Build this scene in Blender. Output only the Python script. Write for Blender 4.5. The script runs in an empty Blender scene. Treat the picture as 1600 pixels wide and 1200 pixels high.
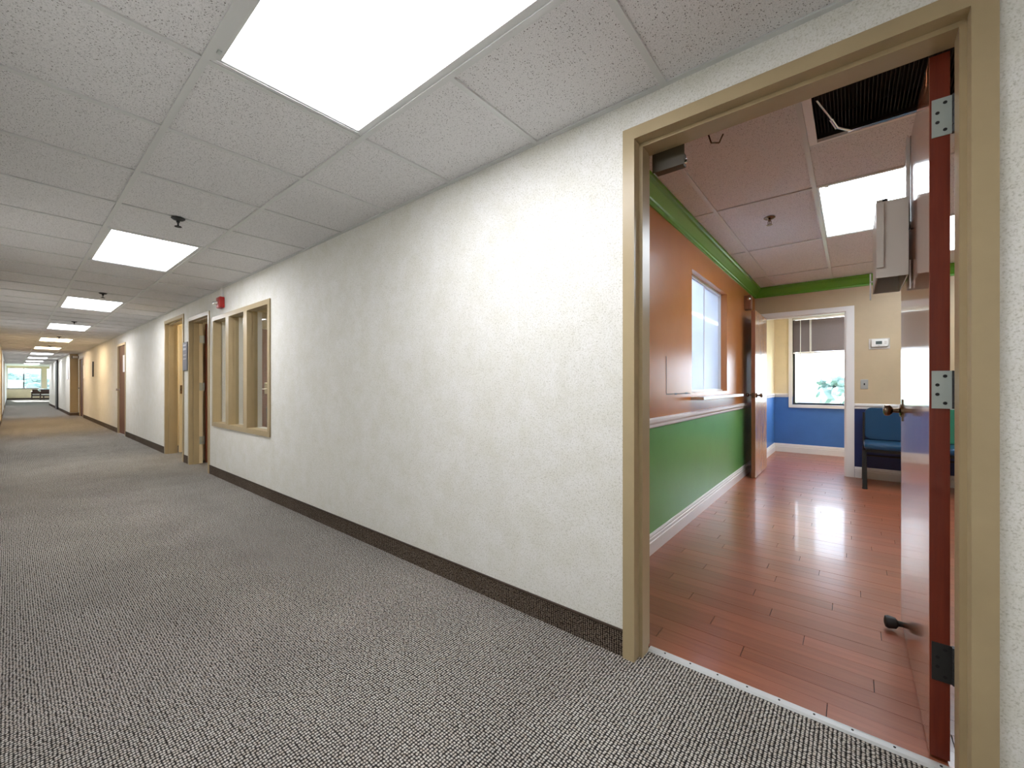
import bpy, bmesh, math, random
from mathutils import Vector, Matrix
random.seed(7)
S = bpy.context.scene
COL = S.collection
PI = math.pi

# ------------------------------------------------------------------ camera
CH = 1.12                                   # lens height
cam = bpy.data.objects.new('camera', bpy.data.cameras.new('camera'))
COL.objects.link(cam); S.camera = cam
cam.location = (0, 0, CH)
cam.rotation_euler = (math.radians(90), 0, math.atan(532/645.8))
cam.data.sensor_width = 36.0
cam.data.lens = 36.0*645.8/1600.0
cam.data.shift_y = 2.0/1600.0
cam.data.clip_start = 0.02; cam.data.clip_end = 500

# ------------------------------------------------------------------ view and sky
S.view_settings.view_transform = 'Standard'
S.view_settings.look = 'None'
S.view_settings.gamma = 1.0
S.view_settings.use_curve_mapping = False
S.view_settings.exposure = 1.99
LENS = 4.0            # radiance of the ceiling light lenses
SKY = 2.7
w = bpy.data.worlds.new('world'); S.world = w; w.use_nodes = True
nt = w.node_tree; nt.nodes.clear()
tc = nt.nodes.new('ShaderNodeTexCoord'); mp = nt.nodes.new('ShaderNodeMapping'); mp.inputs['Scale'].default_value = (1, 1, 3)
nz = nt.nodes.new('ShaderNodeTexNoise'); nz.inputs['Scale'].default_value = 3; nz.inputs['Detail'].default_value = 6
cr = nt.nodes.new('ShaderNodeValToRGB')
cr.color_ramp.elements[0].position = .38; cr.color_ramp.elements[0].color = (.62, .76, .98, 1)
cr.color_ramp.elements[1].position = .62; cr.color_ramp.elements[1].color = (1, 1, 1, 1)
bg = nt.nodes.new('ShaderNodeBackground'); bg.inputs['Strength'].default_value = SKY
wo = nt.nodes.new('ShaderNodeOutputWorld')
L = nt.links.new
L(tc.outputs['Generated'], mp.inputs[0]); L(mp.outputs[0], nz.inputs['Vector']); L(nz.outputs['Fac'], cr.inputs[0])
L(cr.outputs[0], bg.inputs[0]); L(bg.outputs[0], wo.inputs[0])

sun = bpy.data.objects.new('sun', bpy.data.lights.new('sun', 'SUN')); COL.objects.link(sun)
sun.data.energy = 9; sun.data.angle = math.radians(1); sun.data.color = (1, .95, .86)
sun.rotation_euler = Vector((1, .05, -.34)).to_track_quat('-Z', 'Y').to_euler()

# ------------------------------------------------------------------ materials
def mat(name, col, rough=.5, metal=0, coat=0, emis=None, es=0, spec=.5, trans=0):
    m = bpy.data.materials.new(name); m.use_nodes = True
    b = m.node_tree.nodes['Principled BSDF']
    b.inputs['Base Color'].default_value = (*col, 1); b.inputs['Roughness'].default_value = rough
    b.inputs['Metallic'].default_value = metal; b.inputs['Coat Weight'].default_value = coat
    b.inputs['Coat Roughness'].default_value = .08
    b.inputs['Specular IOR Level'].default_value = spec
    b.inputs['Transmission Weight'].default_value = trans
    if emis:
        b.inputs['Emission Color'].default_value = (*emis, 1); b.inputs['Emission Strength'].default_value = es
    return m
class N:
    """small node-graph helper"""
    def __init__(s, m):
        s.m = m; s.t = m.node_tree; s.b = s.t.nodes['Principled BSDF']
        s.tc = s.t.nodes.new('ShaderNodeTexCoord')
    def n(s, typ, **kw):
        n = s.t.nodes.new('ShaderNode'+typ)
        for k, v in kw.items():
            if k in n.inputs.keys(): n.inputs[k].default_value = v
            else: setattr(n, k, v)
        return n
    def l(s, a, b): s.t.links.new(a, b)
    def mapping(s, scale, rand=False):
        mp = s.n('Mapping'); mp.inputs['Scale'].default_value = scale
        if rand:
            oi = s.n('ObjectInfo'); mu = s.n('Math', operation='MULTIPLY'); mu.inputs[1].default_value = 37
            s.l(oi.outputs['Random'], mu.inputs[0])
            ad = s.n('VectorMath', operation='ADD'); s.l(s.tc.outputs['Object'], ad.inputs[0]); s.l(mu.outputs[0], ad.inputs[1])
            s.l(ad.outputs[0], mp.inputs[0])
        else: s.l(s.tc.outputs['Object'], mp.inputs[0])
        return mp.outputs[0]
    def ramp(s, fac, stops):
        r = s.n('ValToRGB'); e = r.color_ramp.elements
        while len(e) < len(stops): e.new(.5)
        for el, (p, c) in zip(e, stops):
            el.position = p; el.color = (*c, 1) if len(c) == 3 else c
        s.l(fac, r.inputs[0]); return r.outputs[0]
    def noise(s, vec, scale, detail=2, rough=.5):
        n = s.n('TexNoise'); n.inputs['Scale'].default_value = scale; n.inputs['Detail'].default_value = detail; n.inputs['Roughness'].default_value = rough
        s.l(vec, n.inputs['Vector']); return n.outputs['Fac']
    def mul(s, a, b, f=1.0, mode='MULTIPLY'):
        n = s.n('Mix', data_type='RGBA', blend_type=mode); n.inputs[0].default_value = f
        for i, x in ((6, a), (7, b)):
            if isinstance(x, tuple): n.inputs[i].default_value = (*x, 1)
            else: s.l(x, n.inputs[i])
        return n.outputs[2]
    def bump(s, h, strength=.3, dist=.002):
        n = s.n('Bump'); n.inputs['Strength'].default_value = strength; n.inputs['Distance'].default_value = dist
        s.l(h, n.inputs['Height']); s.l(n.outputs[0], s.b.inputs['Normal'])
    def color(s, c): s.l(c, s.b.inputs['Base Color'])

def wallpaper(name, c):
    m = mat(name, c, .62, spec=.3); g = N(m); v = g.mapping((1, 1, 1))
    a = g.noise(v, 170, 3, .7); b = g.noise(v, 9, 4, .6)
    fine = g.ramp(a, [(.30, (.66, .65, .60)), (.47, (.95, .95, .93)), (.62, (1, 1, 1))])
    big = g.ramp(b, [(.3, (.93, .925, .88)), (.65, (1, 1, 1))])
    g.color(g.mul(g.mul(c, fine), big)); g.bump(a, .5, .0015); return m
M_wallpaper = wallpaper('wallpaper', (.88, .87, .84))

def carpet(name, light, dark, px, py, axes):
    m = mat(name, light, .95, spec=.1); g = N(m)
    sep = g.n('SeparateXYZ'); g.l(g.tc.outputs['Object'], sep.inputs[0])
    com = g.n('CombineXYZ')
    for i, (ax, p) in enumerate(zip(axes, (px, py))):
        mu = g.n('Math', operation='MULTIPLY'); g.l(sep.outputs[ax], mu.inputs[0]); mu.inputs[1].default_value = 1/p
        g.l(mu.outputs[0], com.inputs[i])
    vo = g.n('TexVoronoi', voronoi_dimensions='2D'); vo.inputs['Scale'].default_value = 1; vo.inputs['Randomness'].default_value = .35
    g.l(com.outputs[0], vo.inputs['Vector'])
    loop = g.ramp(vo.outputs['Distance'], [(.22, (1, 1, 1)), (.38, (.42, .42, .42)), (.56, (.02, .02, .02))])
    sx = g.n('SeparateXYZ'); g.l(com.outputs[0], sx.inputs[0])
    wob = g.n('Math', operation='MULTIPLY_ADD'); g.l(g.noise(g.mapping((1, 1, 1)), 70, 2), wob.inputs[0]); wob.inputs[1].default_value = .5; g.l(sx.outputs[0], wob.inputs[2])
    pi_ = g.n('Math', operation='MULTIPLY'); g.l(wob.outputs[0], pi_.inputs[0]); pi_.inputs[1].default_value = PI
    sn = g.n('Math', operation='SINE'); g.l(pi_.outputs[0], sn.inputs[0]); ab = g.n('Math', operation='ABSOLUTE'); g.l(sn.outputs[0], ab.inputs[0])
    loop = g.mul(loop, g.ramp(ab.outputs[0], [(.15, (.12, .12, .12)), (.55, (1, 1, 1))]))
    v = g.mapping((1, 1, 1))
    tone = g.ramp(g.noise(v, 2.2, 5, .6), [(.3, (.84, .84, .84)), (.7, (1.05, 1.05, 1.05))])
    warm = g.ramp(g.noise(v, 60, 2), [(.35, (.82, .76, .70)), (.6, (1, 1, 1))])
    mx = g.n('Mix', data_type='RGBA'); g.l(loop, mx.inputs[0]); mx.inputs[6].default_value = (*dark, 1); mx.inputs[7].default_value = (*light, 1)
    g.color(g.mul(g.mul(mx.outputs[2], tone), warm)); g.bump(loop, .8, .003); return m
M_carpet = carpet('loop_carpet', (.72, .69, .64), (.012, .010, .009), .0115, .0085, (0, 1))
M_cove = carpet('cove_carpet', (.30, .24, .19), (.012, .007, .005), .0105, .0085, (0, 2))
M_binding = mat('carpet_binding', (.05, .03, .02), .8)

def tile_mat(name, c):
    m = mat(name, c, .9, spec=.15); g = N(m); v = g.mapping((1, 1, 1), True)
    n0 = g.n('TexNoise'); n0.inputs['Scale'].default_value = 60; g.l(v, n0.inputs['Vector'])
    dis = g.mul(v, n0.outputs['Color'], .012, 'ADD')
    vo = g.n('TexVoronoi'); vo.inputs['Scale'].default_value = 135; g.l(dis, vo.inputs['Vector'])
    hole = g.ramp(vo.outputs['Distance'], [(.20, (0, 0, 0)), (.29, (1, 1, 1))])
    sp = g.n('SeparateColor'); g.l(vo.outputs['Color'], sp.inputs[0])
    msk = g.ramp(sp.outputs[0], [(.52, (0, 0, 0)), (.56, (1, 1, 1))])
    h = g.mul(hole, msk, 1, 'LIGHTEN')
    fn = g.ramp(g.noise(v, 260, 2, .6), [(.33, (.72, .72, .72)), (.5, (1, 1, 1))])
    spots = g.ramp(h, [(0, (.22, .21, .20)), (1, (1, 1, 1))])
    g.color(g.mul(g.mul(c, spots), fn)); g.bump(h, .5, .002); return m
M_tile = tile_mat('mineral_tile', (.79, .78, .785))
M_tee = mat('tee_paint', (.66, .67, .66), .4)
M_slab = mat('plenum', (.25, .25, .25), .9)

def paint(name, c, rough, bumps=.25, patch=None, coat=0):
    m = mat(name, c, rough, coat=coat); g = N(m); v = g.mapping((1, 1, 1))
    a = g.noise(v, 140, 3, .6); b = g.noise(v, 3.5, 5, .65)
    lo, hi = patch or ((.93, .93, .93), (1, 1, 1))
    g.color(g.mul(c, g.ramp(b, [(.35, lo), (.62, hi)]))); g.bump(a, bumps, .0012)
    return m
M_tan = paint('tan_frame_paint', (.45, .35, .20), .33, .06)
M_orange = paint('orange_brown_paint', (.50, .19, .055), .27, .35)
M_green = paint('green_paint', (.15, .40, .12), .30, .35, ((.9, .92, .9), (1, 1, 1)))
M_beige = paint('beige_paint', (.56, .44, .28), .42, .3)
M_cream = paint('cream_paint', (.78, .66, .44), .5, .2)
M_navy = paint('navy_paint', (.012, .028, .11), .35, .3)
M_blue = paint('blue_paint', (.06, .19, .52), .38, .3)
M_white = mat('white_trim_paint', (.84, .82, .80), .3)
M_whitewall = paint('white_wall_paint', (.82, .82, .80), .5, .1)
M_greentrim = mat('green_trim_paint', (.13, .37, .035), .25)
M_metal = mat('brushed_steel', (.62, .66, .64), .38, 1)
M_hinge = paint('primed_hinge', (.42, .47, .44), .45, .1)
M_dark = mat('dark_metal', (.02, .02, .02), .4)
M_olive = mat('olive_enamel', (.06, .045, .022), .5)
M_hole = mat('screw_hole', (.01, .01, .01), .8)
M_bronze = mat('aged_bronze', (.20, .14, .09), .22, 1)
M_black = mat('black_rubber', (.012, .012, .012), .55)
M_red = mat('red_enamel', (.42, .02, .015), .3)
M_chrome = mat('chrome', (.85, .85, .85), .15, 1)
M_plastic = mat('white_plastic', (.82, .81, .77), .4)
M_sheet = mat('painted_sheet_metal', (.62, .58, .52), .4)
M_lcd = mat('lcd', (.10, .13, .12), .2)
M_paper = mat('paper', (.86, .86, .86), .8)
M_signblue = mat('slate_blue_plaque', (.10, .13, .19), .35)
M_signtext = mat('pale_lettering', (.50, .54, .60), .5)
M_blind = mat('taupe_blind', (.17, .13, .12), .7)
M_navyfab = mat('teal_blue_vinyl', (.006, .050, .115), .28)
M_greenfab = mat('green_vinyl', (.02, .16, .09), .35)
M_bfab = mat('black_fabric', (.012, .014, .018), .7)
M_palecush = mat('pale_teal_fabric', (.48, .62, .62), .8)
M_creamcush = mat('pale_cushion_fabric', (.62, .60, .56), .8)
M_darkwood = mat('dark_wood', (.045, .018, .012), .3)
M_alu = mat('white_aluminium', (.75, .76, .78), .35)
M_conc = paint('white_stucco', (.85, .85, .85), .8, .3)
M_grate = mat('grille_mesh', (.018, .015, .014), .8)
M_thresh = mat('worn_white_strip', (.60, .62, .62), .4)

def wood(name, c1, c2, rough, axis=2, scale=1.0, coat=0, rand=False):
    m = mat(name, c1, rough, coat=coat); g = N(m)
    sc = [22*scale, 22*scale, 22*scale]; sc[axis] = 1.1*scale
    v = g.mapping(tuple(sc), rand)
    a = g.noise(v, 3, 6, .65)
    c = g.ramp(a, [(.3, c1), (.7, c2)])
    if rand:
        oi = g.n('ObjectInfo')
        c = g.mul(c, g.ramp(oi.outputs['Random'], [(0, (.84, .82, .80)), (.5, (.95, .95, .95)), (1, (1.1, 1.08, 1.06))]))
    g.color(c)
    r = g.n('MapRange'); g.l(a, r.inputs[0]); r.inputs[3].default_value = rough*.8; r.inputs[4].default_value = rough*1.35
    g.l(r.outputs[0], g.b.inputs['Roughness']); g.bump(a, .06, .001)
    return m
M_doorface = wood('varnished_door_wood', (.30, .11, .055), (.44, .20, .11), .16, 2, 1, .5)
M_dooredge = wood('red_stained_edge', (.13, .014, .005), (.20, .027, .009), .35, 2, 1)
M_doorlite = wood('light_varnished_wood', (.44, .22, .10), (.60, .34, .17), .2, 2, 1, .3)
M_doorbrown = wood('brown_door_wood', (.20, .075, .035), (.30, .12, .06), .3, 2, 1)
M_doordark = wood('dark_brown_door_wood', (.10, .03, .015), (.16, .055, .03), .5, 2, 1)
M_doorcream = mat('cream_door_paint', (.80, .66, .42), .4)
M_plank = wood('cherry_plank', (.27, .085, .043), (.37, .125, .065), .30, 0, .8, .25, True)
M_subfloor = mat('dark_joint', (.03, .01, .006), .8)

def glass(name, tint=(1, 1, 1), rough=0.0):
    m = bpy.data.materials.new(name); m.use_nodes = True; t = m.node_tree; t.nodes.clear()
    tr = t.nodes.new('ShaderNodeBsdfTransparent'); tr.inputs[0].default_value = (*tint, 1)
    gl = t.nodes.new('ShaderNodeBsdfGlossy'); gl.inputs['Roughness'].default_value = rough
    lw = t.nodes.new('ShaderNodeLayerWeight'); lw.inputs[0].default_value = .5
    pw_ = t.nodes.new('ShaderNodeMath'); pw_.operation = 'POWER'; pw_.inputs[1].default_value = 5; t.links.new(lw.outputs['Facing'], pw_.inputs[0])
    fr = t.nodes.new('ShaderNodeMath'); fr.operation = 'MULTIPLY_ADD'; fr.inputs[1].default_value = .7; fr.inputs[2].default_value = .03; t.links.new(pw_.outputs[0], fr.inputs[0])
    mx = t.nodes.new('ShaderNodeMixShader'); o = t.nodes.new('ShaderNodeOutputMaterial')
    t.links.new(fr.outputs[0], mx.inputs[0]); t.links.new(tr.outputs[0], mx.inputs[1]); t.links.new(gl.outputs[0], mx.inputs[2])
    t.links.new(mx.outputs[0], o.inputs[0]); return m
M_glass = glass('clear_glass', (.96, .98, .98))
def frosted(name):
    m = bpy.data.materials.new(name); m.use_nodes = True; t = m.node_tree; t.nodes.clear()
    tl = t.nodes.new('ShaderNodeBsdfTranslucent'); tl.inputs[0].default_value = (.80, .88, 1, 1)
    df = t.nodes.new('ShaderNodeBsdfPrincipled'); df.inputs['Base Color'].default_value = (.74, .80, .90, 1); df.inputs['Roughness'].default_value = .38
    mx = t.nodes.new('ShaderNodeMixShader'); mx.inputs[0].default_value = .5; o = t.nodes.new('ShaderNodeOutputMaterial')
    t.links.new(tl.outputs[0], mx.inputs[1]); t.links.new(df.outputs[0], mx.inputs[2]); t.links.new(mx.outputs[0], o.inputs[0]); return m
M_frost = frosted('frosted_glass')

def lens(name, c, s):
    """prismatic acrylic lens in front of two lit tubes running along X"""
    m = mat(name, (.8, .8, .8), .3); g = N(m)
    sep = g.n('SeparateXYZ'); g.l(g.tc.outputs['Object'], sep.inputs[0])
    mu = g.n('Math', operation='MULTIPLY'); g.l(sep.outputs[1], mu.inputs[0]); mu.inputs[1].default_value = 2*PI/.30
    co = g.n('Math', operation='COSINE'); g.l(mu.outputs[0], co.inputs[0])
    mr = g.n('MapRange'); g.l(co.outputs[0], mr.inputs[0]); mr.inputs[1].default_value = 1; mr.inputs[2].default_value = -1
    mr.inputs[3].default_value = .80; mr.inputs[4].default_value = 1.12
    ms = g.n('Math', operation='MULTIPLY'); g.l(mr.outputs[0], ms.inputs[0]); ms.inputs[1].default_value = s
    g.b.inputs['Emission Color'].default_value = (*c, 1); g.l(ms.outputs[0], g.b.inputs['Emission Strength'])
    return m
M_lens = lens('cool_white_lens', (.94, .95, 1.0), LENS)
M_lenswarm = lens('warm_white_lens', (1.0, .74, .46), LENS*1.15)
M_lensroom = lens('pale_blue_lens', (.84, .92, 1.0), LENS*1.0)
M_lensrec = lens('bright_blue_white_lens', (.82, .90, 1.0), LENS*2.2)
M_lensyellow = lens('yellow_white_lens', (1.0, .86, .60), LENS*.9)
M_foliage = None
def foliage(name, c1, c2):
    m = mat(name, c1, .7); g = N(m); v = g.mapping((1, 1, 1)); g.color(g.ramp(g.noise(v, 1.2, 6, .7), [(.35, c1), (.65, c2)])); return m
M_leaf = foliage('hazy_foliage', (.05, .10, .095), (.12, .18, .175))
M_grass = foliage('distant_grass', (.16, .22, .12), (.25, .32, .18))

# ------------------------------------------------------------------ mesh helpers
class MB:
    def __init__(s): s.v = []; s.f = []
    def add(s, vs, fs):
        k = len(s.v); s.v += [tuple(p) for p in vs]; s.f += [tuple(i+k for i in f) for f in fs]; return s
    def box(s, x0, x1, y0, y1, z0, z1):
        x0, x1 = sorted((x0, x1)); y0, y1 = sorted((y0, y1)); z0, z1 = sorted((z0, z1))
        return s.add([(x0,y0,z0),(x1,y0,z0),(x1,y1,z0),(x0,y1,z0),(x0,y0,z1),(x1,y0,z1),(x1,y1,z1),(x0,y1,z1)],
                     [(0,3,2,1),(4,5,6,7),(0,1,5,4),(1,2,6,5),(2,3,7,6),(3,0,4,7)])
    def cbox(s, x0, x1, y0, y1, z0, z1, b):
        """box with its vertical and horizontal edges chamfered by b (bottom and top inset)"""
        X, Y, Z = (x0+x1)/2, (y0+y1)/2, (z0+z1)/2; hx, hy, hz = abs(x1-x0)/2, abs(y1-y0)/2, abs(z1-z0)/2
        bm = bmesh.new(); bmesh.ops.create_cube(bm, size=1)
        for v in bm.verts: v.co = (X+v.co.x*2*hx, Y+v.co.y*2*hy, Z+v.co.z*2*hz)
        bmesh.ops.bevel(bm, geom=bm.edges[:], offset=b, segments=2, affect='EDGES', profile=.5)
        bm.verts.index_update()
        s.add([v.co[:] for v in bm.verts], [[v.index for v in f.verts] for f in bm.faces]); bm.free(); return s
    def tube(s, p0, p1, r0, r1=None, n=12):
        r1 = r0 if r1 is None else r1
        p0, p1 = Vector(p0), Vector(p1); d = (p1-p0).normalized()
        a = d.orthogonal().normalized(); b = d.cross(a)
        vs = []
        for p, r in ((p0, r0), (p1, r1)):
            for i in range(n):
                t = 2*PI*i/n; vs.append(p+a*r*math.cos(t)+b*r*math.sin(t))
        fs = [(i, (i+1) % n, n+(i+1) % n, n+i) for i in range(n)] + [tuple(range(n-1, -1, -1)), tuple(range(n, 2*n))]
        return s.add(vs, fs)
    def lathe(s, base, axis, prof, n=16):
        """prof: (distance along axis, radius)"""
        base = Vector(base); d = Vector(axis).normalized(); a = d.orthogonal().normalized(); b = d.cross(a)
        vs = []; k = len(prof)
        for h, r in prof:
            for i in range(n):
                t = 2*PI*i/n; vs.append(base+d*h+a*r*math.cos(t)+b*r*math.sin(t))
        fs = [(j*n+i, j*n+(i+1) % n, (j+1)*n+(i+1) % n, (j+1)*n+i) for j in range(k-1) for i in range(n)]
        fs += [tuple(range(n-1, -1, -1)), tuple(range((k-1)*n, k*n))]
        return s.add(vs, fs)
    def extrude(s, poly, f):
        """poly: 2-D outline; f(u, v, t) -> 3-D point with t = 0 / 1 at the two ends"""
        n = len(poly)
        vs = [f(u, v, 0) for u, v in poly]+[f(u, v, 1) for u, v in poly]
        return s.add(vs, [(i, (i+1) % n, n+(i+1) % n, n+i) for i in range(n)]+[tuple(range(n-1, -1, -1)), tuple(range(n, 2*n))])
def worldloc(o):
    v = Vector((0, 0, 0))
    while o: v += o.location; o = o.parent
    return v
def obj(name, mb, m, parent=None, smooth=False, base=None):
    """one mesh object from world-space geometry; base = where its origin goes"""
    me = bpy.data.meshes.new(name)
    off = Vector(base) if base is not None else (worldloc(parent) if parent else Vector((0, 0, 0)))
    me.from_pydata([tuple(Vector(p)-off) for p in mb.v], [], mb.f); me.update()
    bm = bmesh.new(); bm.from_mesh(me); bmesh.ops.recalc_face_normals(bm, faces=bm.faces[:]); bm.to_mesh(me); bm.free()
    me.materials.append(m)
    if smooth:
        me.polygons.foreach_set('use_smooth', [True]*len(me.polygons)); me.set_sharp_from_angle(angle=math.radians(40))
    o = bpy.data.objects.new(name, me); COL.objects.link(o)
    if parent:
        o.parent = parent; o.location = off-worldloc(parent)
    elif base is not None: o.location = off
    return o
def tag(o, label, cat=None, group=None, kind=None):
    o['label'] = label
    if cat: o['category'] = cat
    if group: o['group'] = group
    if kind: o['kind'] = kind
    return o
def empty(name, loc, label, cat, group=None, kind=None, rz=0):
    o = bpy.data.objects.new(name, None); COL.objects.link(o); o.location = loc; o.rotation_euler = (0, 0, rz); o.empty_display_size = .1
    return tag(o, label, cat, group, kind)
def box(name, dims, m, parent=None, b=0):
    mb = MB()
    mb.cbox(*dims, b) if b else mb.box(*dims)
    return obj(name, mb, m, parent)
def copy_tree(o, parent=None):
    c = o.copy(); COL.objects.link(c); c.parent = parent
    for ch in o.children: copy_tree(ch, c)
    return c

# ------------------------------------------------------------------ main measures
YW = 1.613            # corridor face of the long wall
YR = 1.760            # room face of the same wall
CZ = 2.278            # corridor ceiling
RZ = 2.44             # room ceiling
YL = -.18             # left corridor wall
XE = -22.3            # the long wall steps forward here
YE = 1.40
XEND = -35.0
def wall_x(mb, x0, x1, y0, y1, z1, openings):
    """wall along X with rectangular openings (xa, xb, za, zb)"""
    xs = sorted({x0, x1} | {o[0] for o in openings} | {o[1] for o in openings})
    for a, b in zip(xs, xs[1:]):
        zs = [(0, z1)]
        for o in openings:
            if o[0] <= a and b <= o[1]: zs = [(0, o[2]), (o[3], z1)]
        for c, d in zs:
            if d-c > 1e-4: mb.box(a, b, y0, y1, c, d)
    return mb
def wall_y(mb, y0, y1, x0, x1, zlo, z1, openings):
    ys = sorted({y0, y1} | {o[0] for o in openings} | {o[1] for o in openings})
    for a, b in zip(ys, ys[1:]):
        zs = [(zlo, z1)]
        for o in openings:
            if o[0] <= a and b <= o[1]: zs = [(zlo, max(zlo, o[2])), (min(z1, o[3]), z1)]
        for c, d in zs:
            if d-c > 1e-4: mb.box(x0, x1, a, b, c, d)
    return mb

# door openings in the long wall: (x0, x1, height)
D_MAIN = (-.68, .24, 2.115)
D_A2 = (-7.22, -6.35, 2.02)
D_A1 = (-8.64, -7.57, 2.115)
D_C = (-13.30, -12.36, 2.02)
D_D = (-21.75, -20.6, 2.06)
WIN = (-6.12, -4.42, .665, 1.915)

# ------------------------------------------------------------------ corridor shell
ops = [(d[0]-.02, d[1]+.02, 0, d[2]+.02) for d in (D_MAIN, D_A2, D_A1, D_C, D_D)] + [(WIN[0]-.03, WIN[1]+.03, WIN[2]-.03, WIN[3]+.03)]
mb = wall_x(MB(), XE, 3.6, YW, YR-.06, CZ+.3, ops)
tag(obj('wall_right', mb, M_wallpaper), 'long corridor wall in mottled off-white wallpaper with the open doorway', 'wall', kind='structure')
mb = MB(); mb.box(XEND, XE, YE, YR, 0, CZ+.3)
tag(obj('wall_right_far', mb, M_wallpaper), 'far stretch of papered corridor wall standing proud of the near wall', 'wall', kind='structure')
mb = MB(); mb.box(XE, XE+.012, YE-.002, YW, .11, CZ)
tag(obj('trim_1', mb, M_tan), 'tan end panel where the far corridor wall steps forward', 'trim', kind='structure')
mb = MB(); mb.box(-52, 3.6, YL-.12, YL, 0, CZ+.3)
tag(obj('wall_left', mb, M_wallpaper), 'papered corridor wall at the left edge of the picture', 'wall', kind='structure')
mb = MB(); mb.box(3.6, 3.7, YL-.12, YW, 0, CZ+.3)
tag(obj('wall_back', mb, M_wallpaper), 'papered wall closing the corridor beyond the right edge', 'wall', kind='structure')
mb = MB(); mb.box(-52, 3.6, YL, 1.712, -.05, 0).box(-50.2, XEND, 1.712, 6, -.05, 0)
tag(obj('floor', mb, M_carpet), 'ribbed grey loop-pile corridor carpet', 'floor', kind='structure')
for nm, x0, x1, y in (('baseboard_right', None, None, YW), ):
    segs = [(D_MAIN[1]+.05, 3.6), (D_A2[1]+.045, D_MAIN[0]-.05), (D_A1[1]+.045, D_A2[0]-.05), (D_C[1]+.05, D_A1[0]-.05), (D_D[1]+.05, D_C[0]-.05), (XE+.012, D_D[0]-.05)]
    mb = MB(); bd = MB()
    for a, b in segs:
        mb.box(a, b, YW-.007, YW, 0, .102); bd.box(a, b, YW-.010, YW, .102, .109)
    mb.box(XEND, XE+.012, YE-.007, YE, 0, .102); bd.box(XEND, XE+.012, YE-.010, YE, .102, .109)
    mb.box(XE+.012, XE+.02, YE-.007, YW-.007, 0, .102)
    o = tag(obj('baseboard_right', mb, M_cove), 'dark carpet cove base along the papered wall', 'baseboard', kind='structure')
    obj('binding', bd, M_binding, o)
mb = MB(); mb.box(-52, 3.6, YL, YL+.007, 0, .102)
tag(obj('baseboard_left', mb, M_cove), 'dark carpet cove base along the left corridor wall', 'baseboard', kind='structure')

# corridor ceiling: slab, tees, tiles
mb = MB(); mb.box(XEND, 3.6, YL, YW, CZ+.03, CZ+.08)
ceil = tag(obj('ceiling', mb, M_slab), 'suspended corridor ceiling of white speckled tiles in a metal grid', 'ceiling', kind='structure')
X0, T = -.56, .61
R1, R2 = .439, 1.049
rows = [(YL, R1), (R1, R2), (R2, YW)]
lights_x = [X0+6*T*1-.0 - 6*T*k for k in range(0, 11)]      # right-hand end of each fixture (0: 3.10)
def is_light(x1): return any(abs(x1-l) < .02 or abs(x1-(l-T)) < .02 for l in lights_x)
tile_mesh = {}
far_t = MB(); far_g = MB()
def lay_tile(x0, x1, y0, y1, z, par, m):
    sx, sy = x1-x0-.012, y1-y0-.012
    key = (round(sx, 3), round(sy, 3))
    if key not in tile_mesh:
        me = bpy.data.meshes.new('ceiling_tile')
        t = MB().box(-sx/2, sx/2, -sy/2, sy/2, 0, .014)
        me.from_pydata(t.v, [], t.f); me.materials.append(m); tile_mesh[key] = me
    o = bpy.data.objects.new('ceiling_tile', tile_mesh[key]); COL.objects.link(o); o.parent = par
    o.location = Vector(((x0+x1)/2, (y0+y1)/2, z+random.uniform(.005, .0075)))-worldloc(par)
    return o
k = 0
x1 = X0+7*T
edges = []
while x1 > XEND:
    edges.append(x1); x1 -= T
for x1 in edges:
    x0 = x1-T
    for ri, (ya, yb) in enumerate(rows):
        if ri == 1 and is_light(x1): continue
        xa = max(x0, XEND); xb = min(x1, 3.6)
        if x1 > -12.9: lay_tile(xa, xb, ya, yb, CZ, ceil, M_tile)
        else: far_t.box(xa+.006, xb-.006, ya+.006, yb-.006, CZ+.006, CZ+.018)
    for ri, (ya, yb) in enumerate(rows):
        if ri == 1 and is_light(x1) and is_light(x1+T): continue
        if x1 >= 3.6: continue
        g = MB().box(x1-.012, x1+.012, ya+.012, yb-(.012 if ri < 2 else .02), CZ-.001, CZ+.008) if ri else MB().box(x1-.012, x1+.012, ya, yb-.012, CZ-.001, CZ+.008)
        if x1 > -12.9: obj('cross_tee', g, M_tee, ceil, base=(x1, (ya+yb)/2, CZ))
        else: far_g.add(g.v, g.f)
for y in (R1, R2):
    obj('main_runner', MB().box(XEND, 3.6, y-.012, y+.012, CZ-.002, CZ+.008), M_tee, ceil)
obj('wall_angle', MB().box(XEND, 3.6, YW-.022, YW, CZ-.001, CZ+.006), M_tee, ceil)
o = obj('ceiling_tile', far_t, M_tile, ceil); o['kind'] = 'stuff'
o = obj('cross_tee', far_g, M_tee, ceil); o['kind'] = 'stuff'

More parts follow.
